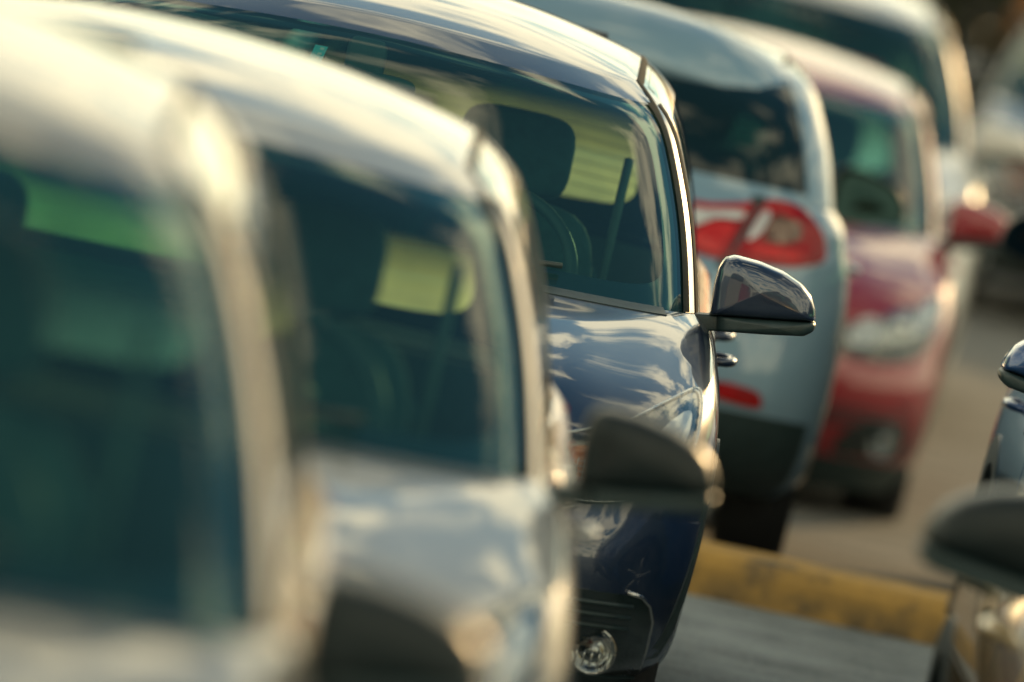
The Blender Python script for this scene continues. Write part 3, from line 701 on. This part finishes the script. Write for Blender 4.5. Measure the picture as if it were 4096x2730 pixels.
# ------------------------------------------------------------------ ground
def gz(y): 
    t = min(1, max(0, (y - 27.6) / 5.4)); return -0.17 * t * t * (3 - 2 * t)
def struct(o): o['kind'] = 'structure'; return o
def asphalt(name, c1, c2, crack=True, sc=1.0):
    mt, t, out = new_mat(name); b = N(t, 'ShaderNodeBsdfPrincipled'); t.links.new(b.outputs[0], out.inputs[0]); b.inputs['Roughness'].default_value = 0.85
    tc = N(t, 'ShaderNodeTexCoord')
    n1 = N(t, 'ShaderNodeTexNoise', i_Scale=2.4 * sc, i_Detail=9.0, i_Roughness=0.65); t.links.new(tc.outputs['Object'], n1.inputs['Vector'])
    n2 = N(t, 'ShaderNodeTexNoise', i_Scale=55.0, i_Detail=4.0, i_Roughness=0.8); t.links.new(tc.outputs['Object'], n2.inputs['Vector'])
    ad = N(t, 'ShaderNodeMath', operation='ADD'); t.links.new(n1.outputs['Fac'], ad.inputs[0]); t.links.new(n2.outputs['Fac'], ad.inputs[1])
    hf = N(t, 'ShaderNodeMath', operation='MULTIPLY'); t.links.new(ad.outputs[0], hf.inputs[0]); hf.inputs[1].default_value = 0.5
    r = N(t, 'ShaderNodeValToRGB'); t.links.new(hf.outputs[0], r.inputs[0]); r.color_ramp.elements[0].position = .41; r.color_ramp.elements[1].position = .58
    r.color_ramp.elements[0].color = (*c2, 1); r.color_ramp.elements[1].color = (*c1, 1); t.links.new(r.outputs[0], b.inputs['Base Color'])
    bp = N(t, 'ShaderNodeBump', i_Strength=0.5, i_Distance=0.006); t.links.new(n2.outputs['Fac'], bp.inputs['Height']); t.links.new(bp.outputs[0], b.inputs['Normal'])
    return mt
M_ASPH = asphalt('aged_asphalt', (0.34, 0.375, 0.365), (0.11, 0.13, 0.13))
M_CONC = asphalt('pale_paving', (0.24, 0.228, 0.19), (0.095, 0.095, 0.086), sc=1.6)
xs_ = [-900, -60, -20, -8, 8, 20, 60, 900]
ys_ = [-200, -20, 0, 10, 20, 26, 27.6] + list(np.linspace(28, 33, 11)) + [36, 45, 60, 90, 200, 1500]
GV = np.array([[(x, y, gz(y)) for x in xs_] for y in ys_])
g_ = mesh_obj('ground', GV.reshape(-1, 3), grid_faces(len(ys_), len(xs_)), M_ASPH); struct(g_)
yp = [27.52, 27.6] + list(np.linspace(28, 33, 11)) + [40, 52]
PV = np.array([[(x, y, gz(y) + 0.004) for x in (-14, 0, 14)] for y in yp])
struct(mesh_obj('pavement', PV.reshape(-1, 3), grid_faces(len(yp), 3), M_CONC))

# yellow kerb made of cast stones
def kerb_material():
    mt, t, out = new_mat('worn_yellow_paint'); b = N(t, 'ShaderNodeBsdfPrincipled', i_Roughness=0.75); t.links.new(b.outputs[0], out.inputs[0])
    ge = N(t, 'ShaderNodeNewGeometry'); pos = ge.outputs['Position']
    n1 = N(t, 'ShaderNodeTexNoise', i_Scale=5.0, i_Detail=9.0, i_Roughness=0.72); t.links.new(pos, n1.inputs['Vector'])
    r1 = N(t, 'ShaderNodeValToRGB'); t.links.new(n1.outputs['Fac'], r1.inputs[0]); e = r1.color_ramp.elements
    e[0].position = .36; e[0].color = (.16, .12, .07, 1); e[1].position = .60; e[1].color = (.62, .36, .085, 1); k = e.new(.46); k.color = (.46, .275, .075, 1)
    n2 = N(t, 'ShaderNodeTexNoise', i_Scale=11.0, i_Detail=6.0); t.links.new(pos, n2.inputs['Vector'])
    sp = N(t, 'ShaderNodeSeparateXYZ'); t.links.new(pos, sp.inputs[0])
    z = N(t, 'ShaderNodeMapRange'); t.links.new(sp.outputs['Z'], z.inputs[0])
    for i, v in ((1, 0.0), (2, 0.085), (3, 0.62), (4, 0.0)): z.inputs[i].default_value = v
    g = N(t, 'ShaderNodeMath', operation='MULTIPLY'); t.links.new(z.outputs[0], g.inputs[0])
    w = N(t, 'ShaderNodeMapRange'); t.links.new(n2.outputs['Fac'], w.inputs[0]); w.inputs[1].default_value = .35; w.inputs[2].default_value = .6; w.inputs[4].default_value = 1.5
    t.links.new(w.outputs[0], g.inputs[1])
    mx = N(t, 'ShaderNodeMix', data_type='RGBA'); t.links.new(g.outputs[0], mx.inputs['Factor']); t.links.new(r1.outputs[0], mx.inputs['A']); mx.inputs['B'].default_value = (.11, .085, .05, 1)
    t.links.new(mx.outputs['Result'], b.inputs['Base Color'])
    bp = N(t, 'ShaderNodeBump', i_Strength=.5, i_Distance=.008); t.links.new(n1.outputs['Fac'], bp.inputs['Height']); t.links.new(bp.outputs[0], b.inputs['Normal'])
    return mt
M_KERB = kerb_material()
kerb = bpy.data.objects.new('kerb', None); COL.objects.link(kerb); kerb.location = (0, 27.3, 0)
kerb['label'] = 'long worn yellow painted kerb running across behind the dark blue car'; kerb['category'] = 'kerb'
KL = 1.83
prof = [(-.11, -.03), (-.105, .085), (-.095, .112), (-.07, .125), (.12, .130), (.15, .122), (.16, .10), (.16, -.03)]
kme = None
for i in range(-6, 8):
    if kme is None:
        V = [(x, y, z) for x in np.linspace(-KL / 2 + .004, KL / 2 - .004, 8) for y, z in prof]; k = len(prof)
        F = [(j * k + a, j * k + a + 1, (j + 1) * k + a + 1, (j + 1) * k + a) for j in range(7) for a in range(k - 1)]
        F += [tuple(range(k)), tuple(range(7 * k, 8 * k))[::-1]]
        ko = mesh_obj('kerb_stone', V, F, M_KERB, kerb, smooth=False); kme = ko.data
    else: ko = link('kerb_stone', kme, kerb)
    ko.location = (1.32 + i * KL, 0, random.uniform(-.003, .003))

# ------------------------------------------------------------------ the cars
M_CAP = pbr('black_mirror_shell', (0.009, 0.018, 0.020), 0.42, coat=0.10, spec=.3, coat_rough=.2, noise=(20, .3))
SILVER = paint('silver_paint', (0.46, 0.46, 0.44), 0.15, 0.6)
CHAMP = paint('champagne_paint', (0.38, 0.34, 0.27), 0.1, 0.6)
NAVY = paint('navy_paint', (0.013, 0.033, 0.076), 0.35, 0.30)
ICE = paint('pale_blue_silver_paint', (0.22, 0.36, 0.46), 0.2, 0.55)
REDP = paint('red_paint', (0.32, 0.007, 0.018), 0.15, 0.5)
WHITEP = paint('white_paint', (0.72, 0.70, 0.64), 0.0, 0.35)
BLUEP = paint('blue_paint', (0.012, 0.07, 0.22), 0.4, 0.30)
GREYP = paint('dark_grey_paint', (0.045, 0.055, 0.060), 0.5, 0.30)
SUNGOLD = paint('sun_gold_paint', (0.56, 0.40, 0.17), 0.8, 0.30)  # gold of low sun on the flank put into the base colour
BLACKP = paint('black_paint', (0.010, 0.012, 0.013), 0.3, 0.25)

YAW = R(-0.7)
def place(x, mirror_depth, W=.895, cowl=.98): return (x, mirror_depth - cowl - .30, gz(mirror_depth - 1.0))
def PI(a): return math.pi + a

TAIL = [dict(o=[(.36, .912), (.45, .93), (.53, .948), (.552, .95), (.545, .91), (.522, .84), (.50, .795), (.43, .795), (.37, .80)], m=M_RED,
             sub=[('reversing_lens', [(.37, .898), (.45, .912), (.53, .925), (.527, .903), (.47, .895), (.42, .865), (.375, .848)], M_WHITEL), ('brake_lens', [(.455, .878), (.515, .885), (.50, .83), (.485, .808), (.41, .82), (.43, .855)], M_REDB)]),
        dict(o=[(.578, .955), (.62, .972), (.68, .962), (.735, .92), (.757, .88), (.757, .838), (.69, .812), (.60, .80), (.52, .793), (.548, .86)], m=M_RED,
             sub=[('indicator', [(.61, .928), (.665, .928), (.69, .895), (.66, .868), (.60, .868)], M_SMOKEL), ('reversing_lens', [(.578, .93), (.60, .932), (.585, .88), (.562, .855), (.556, .868)], M_WHITEL),
                  ('brake_lens', [(.575, .845), (.69, .852), (.70, .832), (.58, .82)], M_REDB)])]
for part in TAIL:
    part['o'] = [(x * 1.05, z) for x, z in part['o']]; part['sub'] = [(n, [(x * 1.05, z) for x, z in o], mt) for n, o, mt in part['sub']]
C_PITCH = R(2.5)
B = Car('hatchback', 'sharp dark navy blue car facing the camera, black mirror stalk, fog lamp showing', 'car', place(-.452, 22.83), R(-.2), NAVY, detail=True, chrome_edge=True, W=.925, belt=.965)
A = Car('hatchback', 'blurred silver car facing the camera directly in front of the navy blue car', 'car', place(-.725, 17.15), R(.3), SILVER, mirror_dx=.025, detail=False, cap=M_CAP, rear_glass=M_TINTG, W=.925, belt=.965, fog_edge=M_TRIM)
Z = Car('van', 'nearest car, heavily blurred cream silver van cut by the left picture edge', 'van', (-1.03, 11.2, 0), R(1.3), CHAMP, mirror_dz=-.045, topw=.95, cap=M_CAP, rear_glass=M_TEALG, belt=1.07, roof=1.57, W=.965, L=4.3, cowl=.92, header=1.70)
C = Car('crossover', 'pale silver blue crossover seen from behind with red and white tail light', 'car', (.025, 32.35, -.176), PI(R(-.6)), ICE, cap=M_CAP, brefl=[(.56, .45), (.69, .44), (.705, .46), (.68, .485), (.58, .49), (.555, .47)], tail=TAIL, deep_spoiler=True, square=1.2, topw=1.02, bow=.03, L=4.2, belt=1.00, roof=1.36, rear_glass=M_DARKG, rear_side_glass=M_DARKG, valance=.42, W=.89, rear_top=.42)
C.root.rotation_euler = (C_PITCH, 0, PI(R(-.6)))
D = Car('hatchback', 'red car facing the camera behind the pale crossover', 'car', (.49, 32.95, gz(33) - .03), YAW, REDP, rear_glass=M_DIMG, ind=M_WHITEL, low=.13, topw=1.07, bow=.035, W=.87, L=4.1, belt=.93, roof=1.31, fog=[(.58, .26), (.62, .33), (.70, .375), (.80, .37), (.81, .32), (.80, .25), (.70, .245), (.62, .24)], fogpos=(.74, .30), fog_edge=M_TRIM,
    head=[(.46, .655), (.56, .675), (.66, .69), (.74, .73), (.81, .80), (.84, .79), (.83, .70), (.79, .61), (.70, .575), (.58, .575), (.48, .60), (.45, .63)])
E = Car('offroader', 'white tall car at the back of the left line above the red car roof', 'car', (.68, 37.6, gz(40)), YAW, WHITEP, rear_glass=M_DIMG, W=.90, L=4.4, belt=1.02, roof=1.45, header=1.70, wheel=.35)
F_ = Car('hatchback', 'car at right edge showing only its bright blue and black mirror and dark side', 'car', place(1.215 + .895, 22.4), R(.9), BLUEP)
G_ = Car('hatchback', 'nearest car of the right line, flank coloured gold as if sunlit and blurred dark mirror', 'car', place(.93 + .895, 16.9), R(.7), SUNGOLD, mscale=1.12, cap=M_CAP)
H_ = Car('hatchback', 'car facing away at right edge, oval mirror glass beside the red car', 'car', (1.50 + .895, 31.7, gz(30)), PI(R(-.7)), GREYP, cap=M_CAP)

def copy_tree(o, parent=None):
    c = o.copy(); COL.objects.link(c); c.parent = parent
    for ch in list(o.children): copy_tree(ch, c)
    return c
def far_copy(src, label, pos, yaw, mat_from, mat_to):
    r = copy_tree(src.root); r.location = pos; r.rotation_euler = (0, 0, yaw); r['label'] = label; r['group'] = 'cars parked far behind'
    def rec(o):
        for c in o.children:
            if c.type == 'MESH':
                for sl in c.material_slots:
                    if sl.material == mat_from: sl.link = 'OBJECT'; sl.material = mat_to
            rec(c)
    rec(r); return r
far_copy(B, 'black car far behind, right of the white car, mostly a dark blur', (2.7, 47.0, gz(47)), R(-2), NAVY, BLACKP)
far_copy(B, 'dark grey car at the far end near the hedge, soft blur', (4.3, 53.5, gz(54)), R(-2), NAVY, GREYP)

# ------------------------------------------------------------------ hedge and shrub behind
def leaves(name, n, box, size, mat, parent, ell=False):
    V = []; F = []
    for i in range(n):
        while True:
            p = rng.uniform(-1, 1, 3)
            if not ell or (p ** 2).sum() < 1: break
        lump = 1 + .25 * math.sin(p[0] * 9) * math.cos(p[2] * 5)
        c = np.array(box[:3]) + p * np.array(box[3:]) * (1, lump, 1)
        a = rng.normal(size=3); a /= np.linalg.norm(a); b = np.cross(a, rng.normal(size=3)); b /= np.linalg.norm(b)
        k = size * rng.uniform(.6, 1.4); j = len(V)
        V += [c - a * k, c + b * k * .55, c + a * k, c - b * k * .55]; F.append((j, j + 1, j + 2, j + 3))
    return mesh_obj(name, V, F, mat, parent, smooth=False)
M_LEAF = pbr('dark_leaves', (0.045, 0.062, 0.035), 0.6, noise=(2.0, 0, (0.06, 0.050, 0.030)))
M_ORANGE = pbr('orange_leaves', (0.60, 0.22, 0.03), 0.6, noise=(3.0, 0.4))
M_BARK = pbr('bark', (0.07, 0.05, 0.035), 0.9, noise=(8, .4), bump=(30, .6))
hz = gz(66)
for i, (x0, x1) in enumerate(((-16, -1), (-1, 14), (14, 30))):
    h = bpy.data.objects.new('hedge', None); COL.objects.link(h); h.location = ((x0 + x1) / 2, 66, hz)
    h['label'] = ('dark tall hedge far behind, left stretch hidden by car roofs', 'dark tall hedge filling the background at the upper right', 'dark hedge stretch beyond the right picture edge')[i]; h['category'] = 'hedge'; h['group'] = 'hedge stretches'
    w = (x1 - x0) / 2
    leaves('foliage', 20000, (0, 0, 1.6, w, 1.0, 1.55), .115, M_LEAF, h)
    for k in range(8): 
        xx = -w + (k + .5) * 2 * w / 8; tube('stem', [(xx, 0, -.05), (xx + .1, .05, 1.2), (xx, 0, 2.6)], .06, M_BARK, h, 6)
sh = bpy.data.objects.new('shrub', None); COL.objects.link(sh); sh.location = (2.98, 60, gz(60)); sh['label'] = 'orange leaved shrub at the far right edge before the hedge'; sh['category'] = 'shrub'
leaves('foliage', 1500, (0, 0, 1.05, .55, .5, .75), .07, M_ORANGE, sh, True)
for a in range(5): tube('stem', [(0, 0, -.05), (.12 * math.cos(a * 1.26), .12 * math.sin(a * 1.26), .5), (.3 * math.cos(a * 1.26), .3 * math.sin(a * 1.26), 1.1)], .025, M_BARK, sh, 6)
